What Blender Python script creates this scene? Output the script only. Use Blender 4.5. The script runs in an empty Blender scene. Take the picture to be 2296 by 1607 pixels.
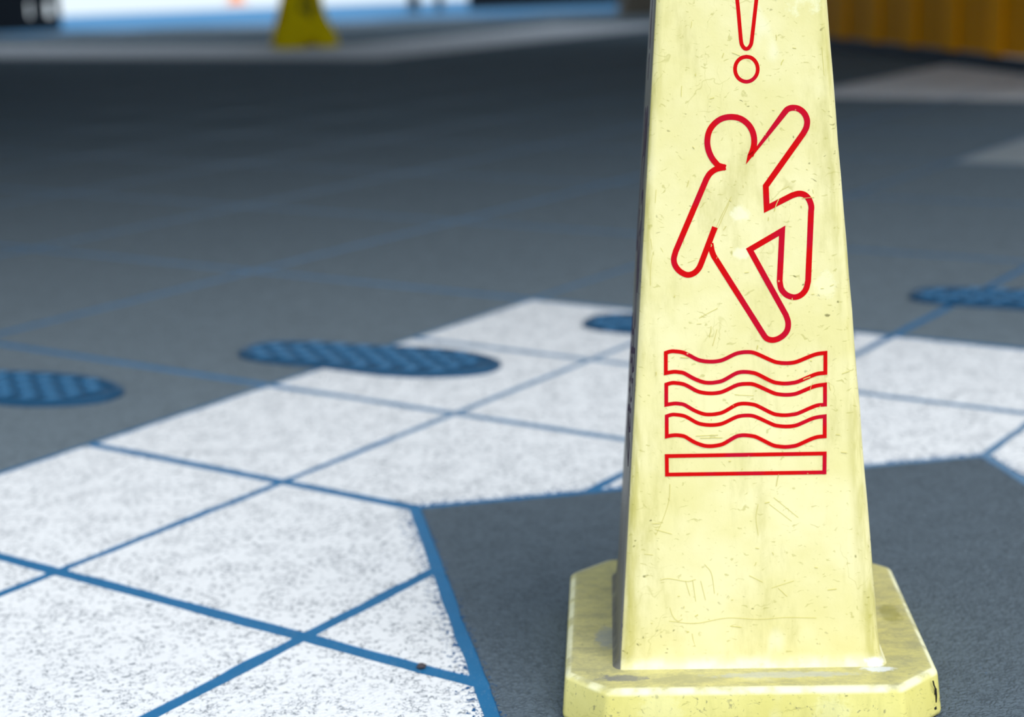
import bpy, bmesh, math, random
from mathutils import Matrix, Vector
random.seed(7)
S = bpy.context.scene
C = S.collection

# ------------------------------------------------------------------ camera
H = 0.70
TH, RO, FPX = 0.23553, 0.03994, 3761.87
right0 = Vector((1, 0, 0)); down0 = Vector((0, -math.sin(TH), -math.cos(TH)))
fwd = Vector((0, math.cos(TH), -math.sin(TH)))
cr, sr = math.cos(RO), math.sin(RO)
cam_r = right0 * cr + down0 * sr
cam_d = down0 * cr - right0 * sr
cd = bpy.data.cameras.new('camera'); cam = bpy.data.objects.new('camera', cd); C.objects.link(cam)
m = Matrix((cam_r, -cam_d, -fwd)).transposed().to_4x4(); m.translation = (0, 0, H)
cam.matrix_world = m
cd.sensor_fit = 'HORIZONTAL'; cd.sensor_width = 36.0; cd.lens = FPX / 2296 * 36.0
cd.clip_start = 0.02; cd.clip_end = 300
cd.dof.use_dof = True; cd.dof.focus_distance = 1.46; cd.dof.aperture_fstop = 3.7
cd.dof.aperture_blades = 0
S.camera = cam

# ------------------------------------------------------------------ world, sun, exposure
w = bpy.data.worlds.new('sky'); S.world = w; w.use_nodes = True
bg = w.node_tree.nodes['Background']
bg.inputs[0].default_value = (0.76, 0.88, 1.0, 1); bg.inputs[1].default_value = 1.25
sun = bpy.data.lights.new('sun', 'SUN'); so = bpy.data.objects.new('sun', sun); C.objects.link(so)
sun.energy = 2.2; sun.angle = math.radians(50); sun.color = (1.0, 0.97, 0.92)
az, el = math.radians(28), math.radians(52)      # light comes from behind the camera, to the right
sd = Vector((math.sin(az) * math.cos(el), -math.cos(az) * math.cos(el), math.sin(el)))
so.rotation_euler = sd.to_track_quat('Z', 'Y').to_euler(); so.location = sd * 20
S.view_settings.view_transform = 'Standard'; S.view_settings.look = 'None'
S.view_settings.gamma = 1.0; S.view_settings.use_curve_mapping = False
S.view_settings.exposure = 0.09

# ------------------------------------------------------------------ helpers
def link(name, me, mat, parent=None, smooth=False):
    o = bpy.data.objects.new(name, me); C.objects.link(o)
    if mat and not me.materials: me.materials.append(mat)
    if parent: o.parent = parent
    if smooth:
        for p in me.polygons: p.use_smooth = True
    return o
def bmobj(name, bm, mat, parent=None, smooth=False):
    me = bpy.data.meshes.new(name); bmesh.ops.recalc_face_normals(bm, faces=bm.faces)
    bm.to_mesh(me); bm.free()
    return link(name, me, mat, parent, smooth)
def tag(o, label=None, cat=None, group=None, kind=None):
    for k, v in (('label', label), ('category', cat), ('group', group), ('kind', kind)):
        if v: o[k] = v
    return o
def empty(name, loc, rz, label, cat, group=None):
    o = bpy.data.objects.new(name, None); C.objects.link(o); o.empty_display_size = .1
    o.location = loc; o.rotation_euler = (0, 0, rz)
    return tag(o, label, cat, group)
def prism(bm, poly, z0, z1):
    lo = [bm.verts.new((x, y, z0)) for x, y in poly]; hi = [bm.verts.new((x, y, z1)) for x, y in poly]
    n = len(poly)
    bm.faces.new(hi); bm.faces.new(lo[::-1])
    for i in range(n): bm.faces.new((lo[i], lo[(i + 1) % n], hi[(i + 1) % n], hi[i]))
def box(bm, x0, x1, y0, y1, z0, z1, bev=0, mat=None):
    r = bmesh.ops.create_cube(bm, size=1)
    vs = r['verts']
    for v in vs:
        v.co = Vector(((x0 + x1) / 2 + v.co.x * (x1 - x0), (y0 + y1) / 2 + v.co.y * (y1 - y0), (z0 + z1) / 2 + v.co.z * (z1 - z0)))
        if mat: v.co = mat @ v.co
    if bev:
        es = list({e for v in vs for e in v.link_edges})
        bmesh.ops.bevel(bm, geom=es, offset=bev, segments=2, affect='EDGES', profile=.6)
def loft(bm, rings, cap0=True, cap1=True):
    R = [[bm.verts.new(p) for p in r] for r in rings]
    n = len(R[0])
    for a, b in zip(R, R[1:]):
        for i in range(n): bm.faces.new((a[i], a[(i + 1) % n], b[(i + 1) % n], b[i]))
    if cap0: bm.faces.new(R[0][::-1])
    if cap1: bm.faces.new(R[-1])
def round_poly(pts, r, seg=3):
    """2D polygon with every corner rounded by radius r"""
    out = []; n = len(pts)
    for i in range(n):
        p = Vector(pts[i]); a = (Vector(pts[i - 1]) - p); b = (Vector(pts[(i + 1) % n]) - p)
        a.normalize(); b.normalize()
        ang = a.angle(b); t = r / math.tan(ang / 2)
        c = p + (a + b).normalized() * (r / math.sin(ang / 2))
        s, e = p + a * t - c, p + b * t - c
        tot = s.angle(e); sg = 1 if s.x * e.y - s.y * e.x > 0 else -1
        for k in range(seg + 1):
            q = sg * tot * k / seg
            out.append((c.x + s.x * math.cos(q) - s.y * math.sin(q), c.y + s.x * math.sin(q) + s.y * math.cos(q)))
    return out

# ---- node helpers
class N:
    def __init__(s, name):
        s.m = bpy.data.materials.new(name); s.m.use_nodes = True
        s.t = s.m.node_tree; s.b = s.t.nodes['Principled BSDF']
    def n(s, typ, **kw):
        x = s.t.nodes.new(typ)
        for k, v in kw.items(): setattr(x, k, v)
        return x
    def put(s, sock, v):
        if hasattr(v, 'is_output') or isinstance(v, bpy.types.NodeSocket): s.t.links.new(v, sock)
        elif isinstance(v, (tuple, list)) and sock.type == 'RGBA' and len(v) == 3: sock.default_value = (*v, 1)
        else: sock.default_value = v
    def math(s, op, a, b=None, c=None, clamp=False):
        x = s.n('ShaderNodeMath', operation=op, use_clamp=clamp)
        for i, v in enumerate((a, b, c)):
            if v is not None: s.put(x.inputs[i], v)
        return x.outputs[0]
    def mix(s, f, a, b, blend='MIX'):
        x = s.n('ShaderNodeMix', data_type='RGBA', blend_type=blend)
        s.put(x.inputs[0], f); s.put(x.inputs[6], a); s.put(x.inputs[7], b)
        return x.outputs[2]
    def vm(s, op, a, b=None, scale=None):
        x = s.n('ShaderNodeVectorMath', operation=op); s.put(x.inputs[0], a)
        if b is not None: s.put(x.inputs[1], b)
        if scale is not None: s.put(x.inputs['Scale'], scale)
        return x.outputs[0]
    def dot(s, a, b):
        x = s.n('ShaderNodeVectorMath', operation='DOT_PRODUCT'); s.put(x.inputs[0], a); s.put(x.inputs[1], b)
        return x.outputs['Value']
    def noise(s, v, scale, detail=3, rough=.5, out='Fac'):
        x = s.n('ShaderNodeTexNoise'); s.put(x.inputs['Vector'], v); x.inputs['Scale'].default_value = scale
        x.inputs['Detail'].default_value = detail; x.inputs['Roughness'].default_value = rough
        return x.outputs[out]
    def vor(s, v, scale, feature='F1', out='Distance'):
        x = s.n('ShaderNodeTexVoronoi', feature=feature); s.put(x.inputs['Vector'], v); x.inputs['Scale'].default_value = scale
        return x.outputs[out]
    def ss(s, v, lo, hi, a=0., b=1.):
        x = s.n('ShaderNodeMapRange', interpolation_type='SMOOTHSTEP'); s.put(x.inputs[0], v)
        for i, q in enumerate((lo, hi, a, b)): s.put(x.inputs[i + 1], q)
        return x.outputs[0]
    def bump(s, h, strength, dist):
        x = s.n('ShaderNodeBump'); s.put(x.inputs['Height'], h); x.inputs['Strength'].default_value = strength
        x.inputs['Distance'].default_value = dist
        s.t.links.new(x.outputs[0], s.b.inputs['Normal'])
    def pos(s): return s.n('ShaderNodeNewGeometry').outputs['Position']
    def obj(s): return s.n('ShaderNodeTexCoord').outputs['Object']
    def xyz(s, v):
        x = s.n('ShaderNodeSeparateXYZ'); s.put(x.inputs[0], v); return x.outputs
    def fin(s, col, rough=.5, spec=.5, metal=0):
        s.put(s.b.inputs['Base Color'], col); s.put(s.b.inputs['Roughness'], rough)
        s.b.inputs['Specular IOR Level'].default_value = spec; s.b.inputs['Metallic'].default_value = metal
        return s.m
def plain(name, col, rough=.5, spec=.5, metal=0, var=.12, scale=6, bump=0):
    q = N(name); p = q.obj()
    f = q.noise(p, scale, 4)
    c = q.mix(f, tuple(x * (1 - var) for x in col), tuple(min(1, x * (1 + var)) for x in col))
    if bump: q.bump(q.noise(p, scale * 20, 3), bump, .004)
    return q.fin(c, rough, spec, metal)

# ------------------------------------------------------------------ floor lattice (40 cm cells, turned 54 degrees)
YAW, SP, OA, OB = 0.94899, 0.39908, 1.16939, 1.22918
AX, AY = math.cos(YAW), math.sin(YAW)
def L2W(A, B):
    s, t = OB + B * SP, OA + A * SP
    return (AX * s - AY * t, AY * s + AX * t)
def W2L(x, y):
    return ((-AY * x + AX * y - OA) / SP, (AX * x + AY * y - OB) / SP)
HD = 1.414                                # half diagonal of the grey diamond, in cells, centred on lattice node (-1, 1)

def lattice_nodes(q, p):
    x, y, _ = q.xyz(p)
    A = q.math('DIVIDE', q.math('SUBTRACT', q.dot(p, (-AY, AX, 0)), OA), SP)
    B = q.math('DIVIDE', q.math('SUBTRACT', q.dot(p, (AX, AY, 0)), OB), SP)
    return A, B

def floor_paint(name, col, crack, crack_col, speck, rough, spec, bumpk):
    q = N(name); p = q.pos()
    wob = q.noise(p, 70, 2, .5, 'Color')
    pd = q.vm('ADD', p, q.vm('SCALE', q.vm('SUBTRACT', wob, (.5, .5, .5)), scale=.011))
    pd = q.vm('ADD', pd, q.vm('SCALE', q.vm('SUBTRACT', q.noise(p, 330, 1, .5, 'Color'), (.5, .5, .5)), scale=.0045))
    pd = q.vm('MULTIPLY', pd, (1, 1, .2))
    d1 = q.vor(pd, 165, 'DISTANCE_TO_EDGE')
    d2 = q.vor(q.vm('ADD', pd, (3.1, 1.7, 0)), 300, 'DISTANCE_TO_EDGE')
    gate = q.ss(q.math('ADD', q.math('MULTIPLY', q.noise(p, 24, 3), .36), q.math('MULTIPLY', q.noise(p, 110, 2), .64)), .465, .56)
    line = q.math('MULTIPLY', q.ss(d1, .045, .085, 1, 0), gate)
    fine = q.math('MULTIPLY', q.ss(d2, .02, .09, 1, 0), q.math('MULTIPLY', gate, .12))
    lf = q.math('MAXIMUM', line, fine)
    mott = q.noise(p, 5, 4, .6)
    base = q.mix(mott, tuple(c * .94 for c in col), tuple(c * 1.05 for c in col))
    base = q.mix(q.math('MULTIPLY', q.ss(q.noise(p, 420, 1), .55, .75), .05), base, tuple(c * .6 for c in col))
    c = q.mix(q.math('MULTIPLY', lf, crack), base, crack_col)  # crevice shade and dirt put into the crackle colour
    # blue over-spray flecks along the edge of the diamond
    A, B = lattice_nodes(q, p)
    u = q.math('ABSOLUTE', q.math('ADD', A, 1.0)); v = q.math('ABSOLUTE', q.math('SUBTRACT', B, 1.0))
    e = q.math('ABSOLUTE', q.math('MULTIPLY', q.math('SUBTRACT', q.math('ADD', u, v), HD), SP / 1.414))
    th = q.ss(e, .004, speck, .51, .74)
    fl = q.noise(q.vm('MULTIPLY', pd, (1, 1, .2)), 190, 2, .6)
    fk = q.ss(q.math('SUBTRACT', fl, th), 0.0, .03)
    c = q.mix(fk, c, (.014, .085, .22))
    hgt = q.math('ADD', q.math('MULTIPLY', q.ss(d1, 0, .35), .7), q.math('MULTIPLY', q.noise(p, 260, 2), .6))
    hgt = q.math('ADD', hgt, q.math('MULTIPLY', q.noise(p, 40, 2), .8))
    q.bump(hgt, bumpk, .0018)
    return q.fin(c, rough, spec)
M_white = floor_paint('white_floor_paint', (.84, .845, .86), .92, (.21, .23, .26), .050, .8, .0, .35)
M_grey = floor_paint('grey_floor_paint', (.112, .144, .175), .55, (.035, .045, .055), .022, .6, .05, 1.0)
M_slab = floor_paint('slate_floor_paint', (.180, .222, .255), .55, (.05, .06, .07), .022, .8, .0, 1.0)
M_pale = floor_paint('pale_grey_floor_paint', (.36, .40, .42), .6, (.2, .21, .23), .022, .55, .15, .5)

q = N('blue_floor_base'); p = q.pos(); A, B = lattice_nodes(q, p)
inside = q.math('MULTIPLY', q.ss(B, 1.5, 1.7), q.math('MULTIPLY', q.ss(B, 3.7, 3.8, 1, 0), q.ss(A, 1.8, 1.95, 1, 0)))
bl = q.mix(q.noise(p, 30, 4), (.010, .125, .28), (.018, .17, .38))
bl = q.mix(q.math('MULTIPLY', q.ss(q.noise(p, 380, 2), .62, .75), .5), bl, (.25, .35, .45))
bl = q.mix(q.math('MULTIPLY', inside, .3), bl, (.36, .44, .50))
q.bump(q.noise(p, 500, 2), .35, .001)
M_blue = q.fin(bl, .42, .4)

# ------------------------------------------------------------------ floor
PT = .0011                                # thickness of the paint panels over the blue base
bm = bmesh.new(); box(bm, -14, 9, -4, 27, -.12, -PT)
floor = tag(bmobj('floor', bm, M_blue), kind='structure')

def clip(poly, nx, ny, d):                # keep nx*x + ny*y >= d
    out = []
    for i in range(len(poly)):
        a, b = poly[i], poly[(i + 1) % len(poly)]
        da, db = nx * a[0] + ny * a[1] - d, nx * b[0] + ny * b[1] - d
        if da >= 0: out.append(a)
        if da * db < 0:
            t = da / (da - db); out.append((a[0] + t * (b[0] - a[0]), a[1] + t * (b[1] - a[1])))
    return out
def ragged(poly, step, amp):
    out = []
    for i in range(len(poly)):
        a, b = Vector(poly[i]), Vector(poly[(i + 1) % len(poly)])
        n = max(1, int((b - a).length / step)); t = (b - a).normalized(); nn = Vector((-t.y, t.x)); o = 0
        for k in range(n):
            o = .6 * o + random.gauss(0, amp)
            if random.random() < .05: o += random.choice((-1, 1)) * amp * 1.6
            out.append(tuple(a + (b - a) * k / n + nn * (o if k else 0)))
    return out
def area(p): return sum(p[i - 1][0] * p[i][1] - p[i][0] * p[i - 1][1] for i in range(len(p))) / 2
def panel(name, poly_l, mat, fine):
    pw_ = [L2W(*p) for p in poly_l]
    if area(pw_) < 0: pw_ = pw_[::-1]
    if abs(area(pw_)) < 2e-4: return None
    cx = sum(p[0] for p in pw_) / len(pw_); cy = sum(p[1] for p in pw_) / len(pw_)
    if fine: pw_ = ragged(pw_, .022, .0006)
    bm = bmesh.new(); prism(bm, [(x - cx, y - cy) for x, y in pw_], -PT, 0)
    o = bmobj(name, bm, mat, floor); o.location = (cx, cy, 0)
    return o
GA, GB = .014 / SP / 2, .021 / SP / 2     # half joint widths, in cells
GD = .0155 / 2                            # half width of the blue line round the diamond, metres
def ga(a): return GA * (1.3 if a == 0 else 1.2 if a == 1 else .95 if a in (2, -1) else 1.6)
def cell_rect(a0, a1, b0, b1): return [(a0 + ga(a0), b0 + GB), (a1 - ga(a1), b0 + GB), (a1 - ga(a1), b1 - GB), (a0 + ga(a0), b1 - GB)]
# white square of 6 x 6 tiles with a grey diamond in its middle
for ia in range(-4, 2):
    for ib in range(-2, 4):
        poly = cell_rect(ia, ia + 1, ib, ib + 1)
        su = 1 if ia >= -1 else -1; sv = 1 if ib >= 1 else -1
        gd = GD / SP * 1.414
        # keep su*(A+1) + sv*(B-1) >= HD + gd
        poly = clip(poly, su, sv, HD + gd + su * -1 + sv * 1)
        if len(poly) < 3: continue
        x, y = L2W(ia + .5, ib + .5)
        panel('floor_tile', poly, M_white, math.hypot(x, y - 1.4) < 1.6)
hd = HD - GD / SP * 1.414
d = panel('floor_panel', [(-1 + hd, 1), (-1, 1 + hd), (-1 - hd, 1), (-1, 1 - hd)], M_grey, True)
d['label'] = 'grey diamond panel under the cone'

# grey panels of 2 x 2 cells all round, with other white fields farther off
WHITE = [(-4, 2, 10, 16), (0, 6, 15.2, 26), (17, 21.2, 21, 33), (21.2, 33, 21, 25.2)]
rest = bmesh.new(); npan = 0
def subtract(r, h):                       # rectangle r minus rectangle h -> list of rectangles
    a0, a1, b0, b1 = r; c0, c1, d0, d1 = max(a0, h[0]), min(a1, h[1]), max(b0, h[2]), min(b1, h[3])
    if c0 >= c1 or d0 >= d1: return [r]
    o = []
    if a0 < c0: o.append((a0, c0, b0, b1))
    if c1 < a1: o.append((c1, a1, b0, b1))
    if b0 < d0: o.append((c0, c1, b0, d0))
    if d1 < b1: o.append((c0, c1, d1, b1))
    return o
restw = bmesh.new()
cells = sorted(((math.hypot(*L2W(i + 1, j + 1)), i, j) for i in range(-40, 60, 2) for j in range(-20, 64, 2)))
for _, ia, ib in cells:
    if True:
        x, y = L2W(ia + 1, ib + 1)
        if not (-11 < x < 7 and -2.5 < y < 20.6): continue
        if -4 <= ia < 2 and -2 <= ib < 4: continue
        pieces = [((ia, ia + 2, ib, ib + 2), False)]
        for h in WHITE:
            nxt = []
            for r, wh in pieces:
                if wh: nxt.append((r, wh)); continue
                c = (max(r[0], h[0]), min(r[1], h[1]), max(r[2], h[2]), min(r[3], h[3]))
                if c[0] < c[1] and c[2] < c[3]:
                    nxt.append((c, True)); nxt += [(k, False) for k in subtract(r, h)]
                else: nxt.append((r, wh))
            pieces = nxt
        inview = y > .6 and -.33 * y - .8 < x < .33 * y + .8 and not (y > 8 and x > 3.2)
        for r, wh in pieces:
            if r[1] - r[0] < .05 or r[3] - r[2] < .05: continue
            if inview and npan < 240:
                if panel('floor_tile' if wh else 'floor_panel', cell_rect(*r), (M_pale if ia < 2 and ib < 15 else M_white) if wh else M_slab, False): npan += 1
            else:
                pl = [L2W(*k) for k in cell_rect(*r)]
                if area(pl) < 0: pl = pl[::-1]
                prism(restw if wh else rest, pl, -PT, 0)
tag(bmobj('outer_floor_panels', rest, M_slab, floor), kind='stuff')
tag(bmobj('outer_floor_tiles', restw, M_white, floor), kind='stuff')
print('panels', npan)

# apron beyond the hall and the pale ground outside
M_apron = plain('skylit_apron_blue', (.095, .23, .40), .7, .0, var=.1, scale=.6)  # blue sky light and sheen put into the strip's colour
M_out = plain('pale_paving', (.54, .57, .58), .8, .2, var=.08, scale=.4)
bm = bmesh.new(); box(bm, -14, 9, 20.9, 29, -.05, .002)
tag(bmobj('trim_1', bm, M_apron), kind='structure')
bm = bmesh.new(); box(bm, -40, 30, 29, 90, -.12, .0)
tag(bmobj('ground', bm, M_out), kind='structure')

# ------------------------------------------------------------------ hall shell
M_ceil = plain('ceiling_paint', (.74, .75, .74), .9, .2)
M_dark = plain('dark_wall_paint', (.012, .017, .024), .9, .1)
M_pillar = plain('pillar_concrete', (.20, .17, .13), .8, .2)
M_post = plain('dark_post_metal', (.03, .04, .05), .5, .4)
YE, HC = 1.3, 3.9
bm = bmesh.new(); box(bm, -6.5, 5.2, YE, 17.6, HC, HC + .3)
tag(bmobj('ceiling', bm, M_ceil), kind='structure')
bm = bmesh.new(); box(bm, -6.5, -6.3, YE, 21.6, 0.0, HC)
tag(bmobj('wall_left', bm, M_dark), kind='structure')
bm = bmesh.new(); box(bm, 5.0, 5.2, 12.5, 23.6, 0.0, HC); box(bm, 5.0, 5.2, YE, 4.6, 0.0, HC)  # unseen wall; its gap and near piece are set to steer the light
tag(bmobj('unseen_wall_right', bm, M_dark), kind='structure')
bm = bmesh.new(); box(bm, -.40, 5.0, 23.4, 23.6, 0.0, HC)
xs = [-8.5, -5.985, -5.905, -5.755, -5.645, -5.58]     # wall with two small openings low down
for k in range(5):
    if k in (1, 3):
        box(bm, xs[k], xs[k + 1], 21.7, 21.9, 0, .17); box(bm, xs[k], xs[k + 1], 21.7, 21.9, .36, HC)
    else: box(bm, xs[k], xs[k + 1], 21.7, 21.9, 0, HC)
tag(bmobj('wall_back', bm, M_dark), kind='structure')

def post(x, y, wd, dp, h, label):
    t = empty('wall_post', (x, y, 0.002), 0, label, 'post', 'dark posts along the far opening')
    bm = bmesh.new(); box(bm, -wd / 2, wd / 2, -dp / 2, dp / 2, .012, h, .006); bmobj('shaft', bm, M_post, t)
    bm = bmesh.new(); box(bm, -wd / 2 - .04, wd / 2 + .04, -dp / 2 - .04, dp / 2 + .04, 0, .012, .003); bmobj('base_plate', bm, M_post, t)

post(-1.15, 23.5, .15, .15, HC - .01, 'dark post at the right side of the bright far opening')
post(-.80, 23.5, .10, .15, HC - .01, 'dark post between the two blue gaps right of the far opening')

# ------------------------------------------------------------------ pillar behind the cone
pil = empty('pillar', (1.72, 19.2, 0), 0, 'dim brown square pillar far back, left of the big cone at the top', 'pillar')
bm = bmesh.new(); box(bm, -.33, .33, -.33, .33, .1, 4.2, .02); bmobj('shaft', bm, M_pillar, pil)
bm = bmesh.new(); box(bm, -.36, .36, -.36, .36, 0, .1, .015); bmobj('plinth', bm, M_pillar, pil)

# ------------------------------------------------------------------ orange hoarding on the right
M_or = plain('orange_board', (.80, .33, .001), .55, .06, var=.10, scale=1.5)
M_or2 = plain('orange_rib', (.97, .40, .001), .55, .06, var=.06, scale=1.5)
M_skirt = plain('navy_skirting', (.012, .030, .055), .6, .3)
p0, p1 = Vector((2.01, 12.70)), Vector((2.99, 7.2))
dr = (p1 - p0); LEN = dr.length; ang = math.atan2(dr.y, dr.x)
hb = empty('hoarding', (p0.x, p0.y, 0), ang, 'orange ribbed hoarding with a dark skirting along the right side', 'hoarding')
bm = bmesh.new(); box(bm, 0, LEN, -.01, .05, 0, .075, .004); bmobj('skirting', bm, M_skirt, hb)
ribs = [.37 + .55 * k for k in range(10)]
ribs = [r for r in ribs if r < LEN - .05]
edges = [0] + ribs + [LEN]
for a, b in zip(edges, edges[1:]):
    if b - a < .1: continue
    bm = bmesh.new(); box(bm, a + .004, b - .004, .0, .03, .085, 2.3, .003); bmobj('board', bm, M_or, hb)
for r in ribs:
    bm = bmesh.new(); box(bm, r - .09, r + .09, -.018, .0, .08, 2.3, .006); bmobj('rib', bm, M_or2, hb)
bm = bmesh.new(); box(bm, 0, LEN, -.05, .05, 2.3, 2.36, .005); bmobj('top_rail', bm, M_or2, hb)

# ------------------------------------------------------------------ strokes of the printed warning, cone coordinates in mm (x across the face, z up)
ST = {
'exc':[[(2.3,718.7),(-3.5,715.1),(-7.5,707.7),(-7.7,696.3)],[(-7.7,696.3),(-3.2,654.2),(-0.5,620.3)],[(-0.5,620.3),(0.2,616.1),(2.1,612.9),(4.3,611.9),(6.4,612.8),(8.4,615.8),(9.2,620.0)],[(9.2,620.0),(13.5,653.6),(19.0,695.3)],[(19.0,695.3),(18.8,706.7),(15.4,714.4),(9.6,718.4),(2.3,718.7)]],
'dot':[[(4.2,605.1),(8.0,604.2),(11.2,601.7),(13.3,598.1),(14.0,593.9),(13.2,589.8),(11.0,586.4),(7.7,584.1),(3.9,583.4),(0.1,584.4),(-3.1,586.8),(-5.2,590.4),(-5.9,594.6),(-5.1,598.8),(-2.9,602.2),(0.4,604.4),(4.2,605.1)]],
'fig':[[(-15.4,508.4),(-22.1,510.6)],[(-22.1,510.6),(-27.2,517.1),(-30.4,524.7),(-31.3,532.6),(-29.6,540.8),(-25.1,547.3),(-18.3,551.8),(-10.0,553.1),(-1.8,551.3),(4.8,546.3),(8.7,539.9),(10.2,532.8),(9.5,525.4),(6.1,516.8)],[(6.1,516.8),(37.2,555.4)],[(37.2,555.4),(39.9,558.1),(44.2,559.3),(49.7,558.1),(54.4,554.1),(56.9,548.1),(56.3,541.9),(53.5,536.5)],[(53.5,536.5),(20.0,491.1)],[(20.0,491.1),(20.6,471.3)],[(20.6,471.3),(43.2,482.1)],[(43.2,482.1),(48.8,483.5),(53.9,482.5),(57.8,478.7),(60.1,472.4),(59.9,466.9)],[(59.9,466.9),(56.9,405.0)],[(56.9,405.0),(54.9,397.8),(50.5,392.7),(44.5,390.8),(37.7,393.0),(33.0,398.4),(31.5,405.7)],[(31.5,405.7),(34.1,450.9)],[(34.1,450.9),(5.1,434.8)],[(5.1,434.8),(36.8,374.8)],[(36.8,374.8),(38.7,368.3),(38.1,361.8),(35.0,357.0),(29.8,353.5),(24.1,352.4),(18.9,354.4),(15.0,360.0)],[(15.0,360.0),(-27.3,430.3)],[(-27.3,430.3),(-28.8,434.8),(-29.9,441.6)]],
'arm':[[(-15.4,509.2),(-23.7,507.5),(-29.3,503.9),(-32.6,499.1)],[(-32.6,499.1),(-61.2,435.3)],[(-61.2,435.3),(-63.0,428.5),(-61.9,422.4),(-57.6,416.9),(-51.2,413.7),(-45.2,415.1),(-40.7,419.4),(-38.2,424.6)],[(-38.2,424.6),(-25.7,455.9)]],
'wave0':[[(-71.9,343.1),(-68.0,344.2),(-63.9,344.3),(-55.3,342.6),(-44.2,336.6),(-38.1,334.7),(-32.0,334.0),(-25.8,334.2),(-19.7,335.6),(-9.5,340.3),(-4.3,341.6),(1.2,342.0),(6.3,341.5),(11.9,339.4),(25.0,333.0),(30.6,331.5),(36.2,330.9),(41.7,331.1),(47.3,332.3),(59.5,337.1),(65.6,338.8),(72.0,339.4)],[(72.0,339.4),(71.9,321.1)],[(71.9,321.1),(65.5,320.6),(59.4,318.7),(47.2,313.7),(41.6,312.6),(36.0,312.2),(30.4,312.7),(23.8,314.4),(10.7,321.4),(5.1,323.1),(-0.5,323.8),(-5.1,323.6),(-9.7,322.2),(-20.0,316.6),(-26.1,315.0),(-32.3,314.5),(-38.4,315.3),(-46.5,318.6),(-55.6,323.9),(-60.2,325.0),(-64.3,325.5),(-68.4,325.1),(-72.3,324.5)],[(-72.3,324.5),(-71.9,343.1)]],
'wave1':[[(-72.1,313.9),(-68.2,315.0),(-64.1,315.2),(-55.4,313.4),(-44.7,307.4),(-38.5,305.5),(-32.4,304.8),(-26.3,305.0),(-20.1,306.4),(-9.8,311.1),(-4.7,312.5),(0.9,312.8),(6.0,312.4),(11.6,310.3),(24.7,303.9),(30.3,302.4),(35.9,301.8),(41.5,302.0),(47.1,303.2),(59.0,308.0),(65.1,309.7),(71.5,310.4)],[(71.5,310.4),(71.4,291.9)],[(71.4,291.9),(65.0,291.5),(58.9,289.5),(47.0,284.5),(41.4,283.4),(35.7,283.0),(30.1,283.4),(23.5,285.1),(10.3,292.2),(4.7,293.9),(-0.9,294.6),(-5.5,294.4),(-10.1,293.0),(-20.4,287.3),(-26.6,285.7),(-32.7,285.2),(-38.9,285.9),(-47.0,289.3),(-55.7,294.6),(-60.3,295.8),(-64.4,296.2),(-68.5,295.8),(-72.5,295.2)],[(-72.5,295.2),(-72.1,313.9)]],
'wave2':[[(-72.3,284.5),(-68.3,285.7),(-64.2,285.8),(-55.5,284.0),(-45.2,278.0),(-39.0,276.1),(-32.9,275.4),(-26.7,275.6),(-20.5,277.0),(-10.2,281.8),(-5.1,283.2),(0.5,283.6),(5.6,283.1),(11.2,281.0),(24.4,274.5),(30.0,273.1),(35.7,272.5),(41.3,272.7),(46.9,273.9),(58.5,278.8),(64.7,280.5),(71.1,281.2)],[(71.1,281.2),(71.0,262.6)],[(71.0,262.6),(64.6,262.1),(58.4,260.2),(46.7,255.1),(41.1,253.9),(35.5,253.5),(29.9,254.0),(23.2,255.7),(10.0,262.8),(4.4,264.5),(-1.2,265.2),(-5.9,265.0),(-10.5,263.6),(-20.8,257.8),(-27.0,256.2),(-33.2,255.7),(-39.3,256.5),(-47.5,259.8),(-55.9,265.1),(-60.5,266.3),(-64.6,266.7),(-68.7,266.4),(-72.6,265.7)],[(-72.6,265.7),(-72.3,284.5)]],
'bar':[[(-73.0,247.3),(70.9,246.6)],[(70.9,246.6),(70.6,229.0)],[(70.6,229.0),(-73.1,229.9)],[(-73.1,229.9),(-73.0,247.3)]],
}
def catmull(P, n=6):
    if len(P) < 3: return [Vector(p) for p in P]
    V = [Vector(p) for p in P]; V = [V[0] * 2 - V[1]] + V + [V[-1] * 2 - V[-2]]
    out = []
    for i in range(1, len(V) - 2):
        for k in range(n):
            t = k / n; a, b, c, d = V[i - 1:i + 3]
            out.append(.5 * (2 * b + (c - a) * t + (2 * a - 5 * b + 4 * c - d) * t * t + (3 * b - a - 3 * c + d) * t ** 3))
    return out + [V[-2]]
def path(pieces):
    out = []
    for pc in pieces:
        for v in catmull(pc):
            if not out or (v - out[-1]).length > .05: out.append(v)
    return out
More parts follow.
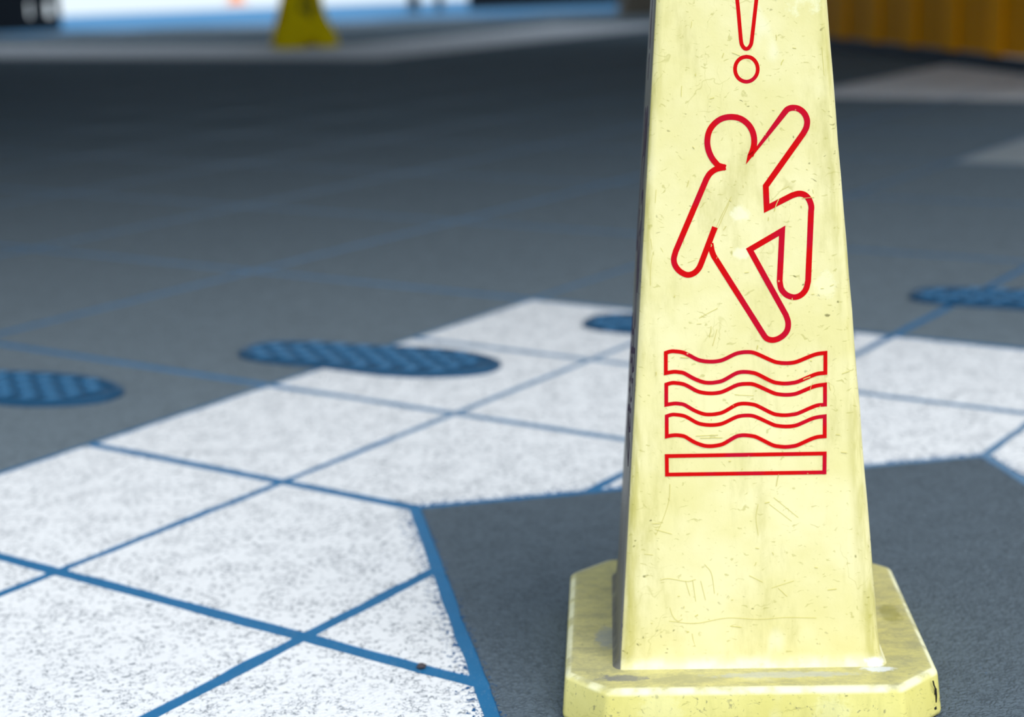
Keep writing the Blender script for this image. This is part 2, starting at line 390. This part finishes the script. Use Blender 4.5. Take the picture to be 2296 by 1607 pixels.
def ribbon(bm, pts, width, put, lift):
    """mitred strip along pts (mm); put(x, z, lift) maps it onto the face"""
    closed = (pts[0] - pts[-1]).length < .3
    if closed: pts = pts[:-1]
    n = len(pts); Lr = []
    for i in range(n):
        a = pts[i - 1] if (i or closed) else None; b = pts[(i + 1) % n] if (i < n - 1 or closed) else None
        t0 = (pts[i] - a).normalized() if a is not None else None
        t1 = (b - pts[i]).normalized() if b is not None else None
        if t0 is None: t0 = t1
        if t1 is None: t1 = t0
        n0 = Vector((-t0.y, t0.x)); n1 = Vector((-t1.y, t1.x)); mm = n0 + n1
        if mm.length < .2: mm = n1.copy()
        mm.normalize(); k = min(1 / max(mm.dot(n1), .25), 2.6)
        Lr.append((pts[i] + mm * k * width / 2, pts[i] - mm * k * width / 2))
    V = []
    for l, r in Lr:
        lf = lift + len(bm.verts) * 7e-8
        V.append([bm.verts.new(put(p.x / 1000, p.y / 1000, h)) for p, h in ((l, lf), (r, lf), (r, 0), (l, 0))])
    rng = range(n if closed else n - 1)
    for i in rng:
        a, b = V[i], V[(i + 1) % n]
        for j in range(4): bm.faces.new((a[j], a[(j + 1) % 4], b[(j + 1) % 4], b[j]))
    if not closed: bm.faces.new(V[0]); bm.faces.new(V[-1][::-1])

# ------------------------------------------------------------------ the wet floor cone
CX, CY, CYAW, HW, CH, BH, PW, K = 0.21833, 1.58003, -0.06433, 0.17148, 0.03962, 0.04598, 0.1224, 0.07713
TOPZ = .88
def wz(z): return PW - K * (z - BH)

def cone_plastic(name, col, dark, kind):
    q = N(name); p = q.obj(); x, y, z = q.xyz(p)
    wv = q.math('SUBTRACT', PW + K * BH, q.math('MULTIPLY', z, K))
    st = q.noise(q.vm('MULTIPLY', p, (1, 1, .28)), 30, 5, .65)
    mot = q.noise(p, 9, 4, .6)
    c = q.mix(q.ss(mot, .35, .7), col, tuple(k * g for k, g in zip(col, (.90, .89, .72))))
    c = q.mix(q.math('MULTIPLY', q.ss(st, .50, .76), .50), c, dark)
    # fine scuffs and pits
    wob = q.vm('SCALE', q.vm('SUBTRACT', q.noise(p, 60, 2, .5, 'Color'), (.5, .5, .5)), scale=.02)
    pd = q.vm('ADD', p, wob)
    sc = q.noise(q.vm('MULTIPLY', pd, (1, 1, 2.6)), 130, 2, .5)
    c = q.mix(q.math('MULTIPLY', q.ss(sc, .635, .73), .55), c, dark)
    sp = q.math('MULTIPLY', q.ss(q.vor(q.vm('MULTIPLY', pd, (1, 1, 1.7)), 75), .05, .16, 1, 0), q.ss(q.noise(p, 14, 2), .52, .62))
    c = q.mix(q.math('MULTIPLY', sp, .8), c, (.16, .14, .03))
    # long thin scratches
    for rot, th_, sc_ in (((.2, .1, 1.0), .012, 7), ((1.0, .2, .25), .010, 9)):
        ln = q.math('ABSOLUTE', q.math('SUBTRACT', q.noise(q.vm('MULTIPLY', pd, rot), sc_ * 3, 1), .5))
        ln = q.math('MULTIPLY', q.ss(ln, 0, th_ * .35, 1, 0), q.ss(q.noise(p, 16, 2), .56, .66))
        c = q.mix(q.math('MULTIPLY', ln, .45), c, dark)
    wh = q.ss(q.noise(q.vm('MULTIPLY', p, (1, 1, .5)), 22, 2), .68, .78)
    c = q.mix(q.math('MULTIPLY', wh, .45), c, (.9, .88, .66))
    if kind == 'body':
        r = q.math('DIVIDE', q.math('ABSOLUTE', x), wv)
        ed = q.math('MULTIPLY', q.ss(r, .82, .95), q.ss(q.noise(q.vm('MULTIPLY', p, (1, 1, .12)), 55, 4, .6), .42, .66))
        c = q.mix(q.math('MULTIPLY', ed, .65), c, (.42, .37, .05))
        fillet_hl = q.math('MULTIPLY', q.ss(z, BH + .014, BH + .003), q.ss(q.noise(p, 60, 3), .35, .65, .2, .8))
        c = q.mix(fillet_hl, c, (.84, .81, .55))  # light caught by the fillet, painted in as a paler band
        # shade and grime painted over the left-hand side of the cone, with pen scribbles
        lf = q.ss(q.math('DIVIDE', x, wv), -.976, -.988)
        shade_gr = q.math('MULTIPLY', lf, q.ss(q.noise(q.vm('MULTIPLY', p, (1, 1, .3)), 40, 4), .25, .5, .85, 1.0))
        c = q.mix(shade_gr, c, (.15, .145, .12))
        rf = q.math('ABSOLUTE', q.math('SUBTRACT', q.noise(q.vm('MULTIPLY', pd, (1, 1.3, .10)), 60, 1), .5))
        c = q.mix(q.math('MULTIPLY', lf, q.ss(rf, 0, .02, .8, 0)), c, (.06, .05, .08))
    else:
        ax, ay = q.math('ABSOLUTE', x), q.math('ABSOLUTE', y)
        dd = q.math('MAXIMUM', q.math('MAXIMUM', ax, ay), q.math('MULTIPLY_ADD', q.math('SUBTRACT', q.math('ADD', ax, ay), 2 * HW - CH), .707, HW))
        rim = q.math('MULTIPLY', q.ss(dd, HW - .006, HW - .003), q.ss(z, BH - .008, BH - .004))
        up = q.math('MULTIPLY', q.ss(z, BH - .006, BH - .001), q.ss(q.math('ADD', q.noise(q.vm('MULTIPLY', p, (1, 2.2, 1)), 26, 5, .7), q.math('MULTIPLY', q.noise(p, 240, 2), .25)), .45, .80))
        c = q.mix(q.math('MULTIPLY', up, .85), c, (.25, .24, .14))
        c = q.mix(q.math('MULTIPLY', q.ss(q.noise(q.vm('MULTIPLY', pd, (1, 1.8, 1)), 170, 3, .6), .60, .72), .6), c, (.12, .115, .08))
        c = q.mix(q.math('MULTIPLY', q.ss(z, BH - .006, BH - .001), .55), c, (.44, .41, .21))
    def spot(center, rx, ry, rz, colr, amt):
        nonlocal c
        dv = q.vm('MULTIPLY', q.vm('SUBTRACT', p, center), (1 / rx, 1 / ry, 1 / rz))
        ln = q.n('ShaderNodeVectorMath', operation='LENGTH'); q.put(ln.inputs[0], dv)
        f = q.ss(q.math('ADD', ln.outputs['Value'], q.math('MULTIPLY', q.math('SUBTRACT', q.noise(p, 110, 4, .7), .5), 1.6)), .55, 1.05, amt, 0)
        c = q.mix(f, c, colr)
    if kind == 'base':
        spot((-.133, -.05, BH), .014, .03, .02, (.22, .27, .36), .45)
        spot((-.118, -.146, BH), .026, .008, .02, (.16, .165, .19), .75)
        spot((.118, -.133, BH), .016, .007, .02, (.72, .75, .78), .8)
        spot((.03, -.143, BH), .08, .008, .02, (.45, .47, .48), .55)
        spot((.150, .00, BH), .012, .03, .02, (.26, .24, .05), .6)
        spot((-.085, -.176, .022), .022, .02, .03, (.88, .83, .42), .4)
        spot((.07, -.176, .018), .02, .02, .026, (.88, .84, .44), .4)
    else:
        spot((.116, -.128, BH + .003), .012, .02, .005, (.76, .78, .80), .8)
        spot((.055, -.085, .69), .04, .04, .05, (.92, .91, .62), .5)
        spot((-.004, -.1, .467), .012, .03, .008, (.90, .87, .62), .5)
        spot((-.002, -.1, .432), .010, .03, .006, (.90, .87, .62), .5)
        spot((.072, -.1, .40), .012, .03, .014, (.90, .87, .60), .35)
    if kind == 'base':
        c = q.mix(q.math('MULTIPLY', rim, q.ss(q.noise(p, 45, 4), .35, .6, .1, .85)), c, (.90, .87, .56))  # edge highlight of the base, painted in as a paler rim
    q.bump(q.math('ADD', q.math('MULTIPLY', q.noise(p, 12, 3), 1.0), q.math('MULTIPLY', q.noise(p, 300, 2), .10)), .25, .006)
    return q.fin(c, q.ss(st, .3, .7, .38, .55), .4)
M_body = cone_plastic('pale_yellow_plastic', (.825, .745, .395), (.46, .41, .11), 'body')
M_base = cone_plastic('yellow_base_plastic', (.80, .72, .25), (.44, .40, .10), 'base')
q = N('red_print'); p = q.obj()
c = q.mix(q.ss(q.noise(p, 18, 2), .5, .62), (.58, .0006, .0015), (.50, .001, .018))
c = q.mix(q.ss(q.vor(p, 60), .03, .07, .55, 0), c, (.80, .55, .30))
M_red = q.fin(c, .6, .08)
M_plum = plain('shaded_plum_print', (.05, .03, .06), .7, .1)  # dark copy of the red print, with the left face's shade in its colour

cone = empty('wet_floor_cone', (CX, CY, 0), CYAW, 'large pale yellow wet floor cone with red slipping figure standing on a grey diamond', 'cone')
def rsq(w_, r, z, n=6, jit=0):
    pts = []
    for cx_, cy_, a0 in ((1, 1, 0), (-1, 1, 90), (-1, -1, 180), (1, -1, 270)):
        for k in range(n + 1):
            a = math.radians(a0 + 90 * k / n)
            pts.append((cx_ * (w_ - r) + r * math.cos(a), cy_ * (w_ - r) + r * math.sin(a), z))
    return pts
rings = []
for k in range(6):                         # fillet from the base into the walls
    a = math.radians(90 * k / 5)
    rings.append(rsq(wz(BH) + .010 * (1 - math.sin(a)), .009 + .004 * (1 - math.sin(a)), BH - .002 + .012 * (1 - math.cos(a))))
z = BH + .03; jr = random.Random(3)
while z < TOPZ - .03:
    rings.append(rsq(wz(z) + jr.uniform(-.0003, .0003), .0085, z)); z += .03
wt = wz(TOPZ - .02)
for k in range(1, 6):                      # rounded top
    a = math.radians(90 * k / 5)
    rings.append(rsq(wt - .014 * (1 - math.cos(a)), .012, TOPZ - .014 + .014 * math.sin(a)))
bm = bmesh.new(); loft(bm, rings, True, True)
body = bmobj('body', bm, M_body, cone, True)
body.modifiers.new('weighted', 'WEIGHTED_NORMAL').keep_sharp = True
# carrying cap at the top
bm = bmesh.new()
loft(bm, [[(r * math.cos(t), r * math.sin(t), zz) for t in [2 * math.pi * i / 24 for i in range(24)]] for r, zz in ((.030, TOPZ - .001), (.032, TOPZ + .012), (.024, TOPZ + .022), (.010, TOPZ + .026))])
bmobj('cap', bm, M_base, cone, True)
# base slab
def octo(w_, c_, r): 
    i = w_ - c_
    return round_poly([(-i, -w_), (i, -w_), (w_, -i), (w_, i), (i, w_), (-i, w_), (-w_, i), (-w_, -i)], r, 3)
prof = [(HW + .0015, .0006), (HW + .0040, .0026), (HW + .0042, .006), (HW + .0012, BH - .007), (HW + .0004, BH - .0045), (HW - .0018, BH - .0018), (HW - .005, BH - .0005), (HW - .009, BH), (HW - .013, BH - .0005)]
bm = bmesh.new(); loft(bm, [[(x, y, z) for x, y in octo(w_, CH, .010)] for w_, z in prof])
base = bmobj('base', bm, M_base, cone, True)
base.modifiers.new('weighted', 'WEIGHTED_NORMAL').keep_sharp = True
# dark crack and hole low on the front right chamfer
M_hole = plain('black_gap', (.012, .012, .014), .8, .2)
ca, cb = Vector((HW - CH + .003, -HW - .003, 0)), Vector((HW + .003, -HW + CH - .003, 0)); cdv = cb - ca; cn = Vector((1, -1, 0)).normalized()
def on_chamfer(x, z, h): return ca + cdv * (x / .05) + Vector((0, 0, z)) + cn * h
bm = bmesh.new()
ribbon(bm, path([[(38.5, 38), (40, 33), (41.5, 30.5), (42.2, 27), (42, 23)]]), .7, on_chamfer, .0012)
ribbon(bm, path([[(42.6, 29), (43.5, 21), (43.2, 15)]]), .9, on_chamfer, .0012)
ribbon(bm, path([[(41.5, 11), (42.5, 7), (42.2, 4)]]), 3.0, on_chamfer, .0014)
bmobj('crack', bm, M_hole, cone)

# printed warning on the front; the same print wraps round the sides
def face_put(rot):
    R = Matrix.Rotation(rot, 3, 'Z')
    nrm = Vector((0, -1, K)).normalized()
    return lambda x, z, h: R @ (Vector((x, -wz(z), z)) + nrm * (h + .00022 if h else -.0002))
PR = [('exclamation_mark', ('exc',), 3.3), ('exclamation_dot', ('dot',), 3.3), ('slipping_figure', ('fig', 'arm'), 5.2),
      ('water_wave', ('wave0',), 3.5), ('water_wave', ('wave1',), 3.5), ('water_wave', ('wave2',), 3.5), ('ground_bar', ('bar',), 3.5)]
for rot in (0, -math.pi / 2, math.pi / 2, math.pi):
    put = face_put(rot)
    for nm, keys, wd in PR:
        bm = bmesh.new()
        for kk in keys: ribbon(bm, path(ST[kk]), wd, put, .0001)
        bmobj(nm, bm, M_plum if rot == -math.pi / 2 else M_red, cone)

# scuffs and scratches scored into the front wall
SC=[[(-74.0,90.1),(-49.2,87.6),(-20.1,92.3),(8.8,90.5),(33.5,91.9),(62.3,91.0)],[(-81.5,129.8),(-73.2,131.0),(-56.8,128.1),(-48.5,129.7)],[(-58.0,128.6),(-54.1,114.3)],[(-51.4,129.3),(-48.8,108.7)],[(-43.9,128.3),(-39.7,109.8)],[(-40.0,144.1),(-33.9,135.4),(-31.3,116.1)],[(-73.0,103.0),(-70.6,95.2),(-65.7,90.0),(-61.5,92.1)],[(-52.7,77.7),(-51.2,69.0),(-47.2,60.3),(-37.2,58.8)],[(1.0,132.7),(13.3,126.1)],[(27.6,120.3),(35.7,112.0)],[(21.4,120.4),(42.0,126.9)],[(10.0,200.3),(7.8,187.7),(9.7,170.8)],[(20.2,200.1),(40.4,183.7)],[(24.3,206.3),(46.5,187.0)],[(-70.6,220.9),(-71.7,206.2),(-77.0,189.4),(-84.8,172.6)],[(-10.6,482.9),(-22.9,459.4),(-28.7,441.6)],[(-12.7,477.0),(-24.6,451.5)],[(-83.4,447.2),(-82.4,437.1)],[(-82.1,433.1),(-84.0,421.0),(-84.7,404.9)],[(-74.8,438.9),(-72.5,434.8)],[(-77.7,491.0),(-78.7,479.1)],[(70.3,611.2),(71.4,593.9),(72.2,586.1)],[(-9.9,302.8),(7.1,301.6)],[(-46.1,265.5),(-25.8,265.9)],[(-42.1,263.4),(-21.8,263.3)],[(86.8,319.8),(93.7,322.1)]]
M_scuff = plain('olive_scuff', (.60, .54, .17), .7, .1)
bm = bmesh.new(); put = face_put(0); sr_ = random.Random(5)
for pl in SC: ribbon(bm, path([pl]), .35, put, .00006)
for _ in range(90):
    zz = sr_.uniform(.07, .74); xx = sr_.uniform(-.98, .98) * (wz(zz) - .016) * 1000; L_ = sr_.expovariate(1 / 3.5) + 1; a_ = sr_.choice((sr_.gauss(0, .3), sr_.gauss(1.5, .25)))
    dx, dz = L_ * math.cos(a_), L_ * math.sin(a_)
    ribbon(bm, path([[(xx, zz * 1000), (xx + dx / 2 + sr_.gauss(0, .3), zz * 1000 + dz / 2), (xx + dx, zz * 1000 + dz)]]), sr_.choice((.25, .3, .4, .7)), put, .00006)
tag(bmobj('scuff_marks', bm, M_scuff, cone), kind='stuff')

# small chip of grit on the blue joint
M_grit = plain('grit', (.07, .06, .065), .8, .2, var=.5, scale=300)
bm = bmesh.new(); bmesh.ops.create_icosphere(bm, subdivisions=2, radius=.0042)
for v in bm.verts: v.co = Vector((v.co.x * 1.3, v.co.y, v.co.z * .7)) * sr_.uniform(.8, 1.15)
lo = min(v.co.z for v in bm.verts)
for v in bm.verts: v.co.z -= lo
grit = bmobj('grit_chip', bm, M_grit); grit.location = (-.1045, 1.586, -PT)
tag(grit, 'tiny dark chip of grit on the blue line left of the cone', 'chip')

# ------------------------------------------------------------------ blue tread plates set on the floor
q = N('blue_plate_enamel'); p = q.obj()
M_plate = q.fin(q.mix(q.noise(p, 25, 3), (.008, .055, .125), (.016, .085, .175)), .45, .3)
M_pad = plain('worn_blue_pad', (.055, .19, .36), .5, .3, var=.15, scale=40)
def sole(sc):
    pts = []
    for i in range(56):
        t = 2 * math.pi * i / 56; cx_, sx = math.cos(t), math.sin(t)
        x = .262 * math.copysign(abs(cx_) ** .8, cx_)
        wd = .088 + .012 * math.cos((x - .13) * 14) * (1 if x > -.1 else .6)
        pts.append((x * sc if sc == 1 else x - math.copysign(min(abs(x), 1 - sc), x), wd * math.copysign(abs(sx) ** .75, sx) * (1 if sc == 1 else 1 - (1 - sc) / .09)))
    return pts
def plate():
    t = empty('tread_plate', (0, 0, 0), 0, '', 'plate')
    bm = bmesh.new(); loft(bm, [[(x, y, z) for x, y in sole(s)] for s, z in ((1, 0), (1, .006), (.994, .010), (.985, .010), (.98, .006))])
    bmobj('rim_plate', bm, M_plate, t, False)
    for k in range(9):
        for j in range(4):
            x = -.215 + k * .051 + (j - 1.5) * .014; y = (j - 1.5) * .036
            if abs(x) > .235 or (abs(x) > .19 and j in (0, 3)): continue
            bm = bmesh.new(); box(bm, x - .0105, x + .0105, y - .0125, y + .0125, .006, .0115, .0025)
            bmobj('tread_pad', bm, M_pad, t)
    return t
proto = plate()
SPOTS = [(-.905, 2.855, 'blue studded floor plate at the left edge on grey floor'),
         (-.262, 2.948, 'blue studded floor plate lying across the white and grey border left of the cone'),
         (.382, 3.078, 'blue studded floor plate on white tiles half hidden behind the cone'),
         (1.045, 3.205, 'blue studded floor plate at the right edge on grey floor')]
for i, (x, y, lab) in enumerate(SPOTS):
    if i == 0: o = proto
    else:
        o = proto.copy(); C.objects.link(o)
        for ch in [c_ for c_ in proto.children]:
            c2 = ch.copy(); C.objects.link(c2); c2.parent = o
    o.location = (x, y, 0); o.rotation_euler = (0, 0, math.radians(-26))
    tag(o, lab, 'plate', 'blue plates across the floor')

# ------------------------------------------------------------------ far caution sign
M_sign = plain('deep_yellow_plastic', (.95, .69, .001), .7, .08, var=.08, scale=8)
M_print = plain('olive_print', (.05, .06, .01), .6, .3)
sign = empty('caution_sign', (-1.68, 14.75, 0), math.radians(14), 'small deep yellow folding caution sign standing far off on the pale band', 'sign')
half = [(.265, .0), (.26, .10), (.20, .22), (.168, .32), (.152, .48), (.125, .60), (.11, .63)]
outer = [(-x, z) for x, z in half[::-1]] + []
arch = [(-.03, 0), (-.02, .045), (.0, .07), (.06, .07), (.09, .045), (.10, 0)]
outline = [(-x, z) for x, z in half[::-1]] + arch + half
def sign_panel(sgn):
    bm = bmesh.new()
    outline = [(-x, z) for x, z in half[::-1]] + (arch if sgn < 0 else []) + half
    ly = lambda z: sgn * (.012 + (.63 - z) * .26)
    f = [bm.verts.new((x, ly(z) - .009, z + .0005)) for x, z in outline]; b = [bm.verts.new((x, ly(z) + .009, z + .0005)) for x, z in outline]
    bm.faces.new(f); bm.faces.new(b[::-1])
    n = len(outline)
    for i in range(n): bm.faces.new((f[i], b[i], b[(i + 1) % n], f[(i + 1) % n]))
    bmesh.ops.triangulate(bm, faces=[k for k in bm.faces if len(k.verts) > 4])
    return bm
bmobj('front_panel', sign_panel(-1), M_sign, sign); bmobj('rear_panel', sign_panel(1), M_sign, sign)
bm = bmesh.new(); box(bm, -.085, .085, -.03, .03, .60, .66, .012); bmobj('hinge_grip', bm, M_sign, sign)
def sput(x, z, h):
    zz = .30 + (z - .40) * .95; return Vector((x * .95 + .02, -(.012 + (.63 - zz) * .26) - .009 - (.002 if h else -.001), zz))
bm = bmesh.new()
for kk in ('fig', 'arm'): ribbon(bm, path(ST[kk]), 17, sput, .001)
bmobj('slipping_figure', bm, M_print, sign)

# ------------------------------------------------------------------ orange traffic cone outdoors
M_tc = plain('orange_rubber', (.75, .22, .05), .5, .4)
tc = empty('traffic_cone', (-5.05, 33.2, 0), .3, 'tiny blurred orange traffic cone outside, left of the far caution sign', 'cone')
bm = bmesh.new(); loft(bm, [[(x, y, z) for x, y in round_poly([(-w_, -w_), (w_, -w_), (w_, w_), (-w_, w_)], .03)] for w_, z in ((.2, 0), (.2, .03), (.19, .035))]); bmobj('base', bm, M_tc, tc)
bm = bmesh.new(); loft(bm, [[(r * math.cos(t), r * math.sin(t), zz) for t in [2 * math.pi * i / 24 for i in range(24)]] for r, zz in ((.15, .034), (.14, .05), (.035, .70), (.03, .71))]); bmobj('shaft', bm, M_tc, tc, True)
bm = bmesh.new(); loft(bm, [[(r * math.cos(t), r * math.sin(t), zz) for t in [2 * math.pi * i / 24 for i in range(24)]] for r, zz in ((.093, .36), (.066, .52))], False, False); bmobj('reflective_band', bm, M_out, tc, True)
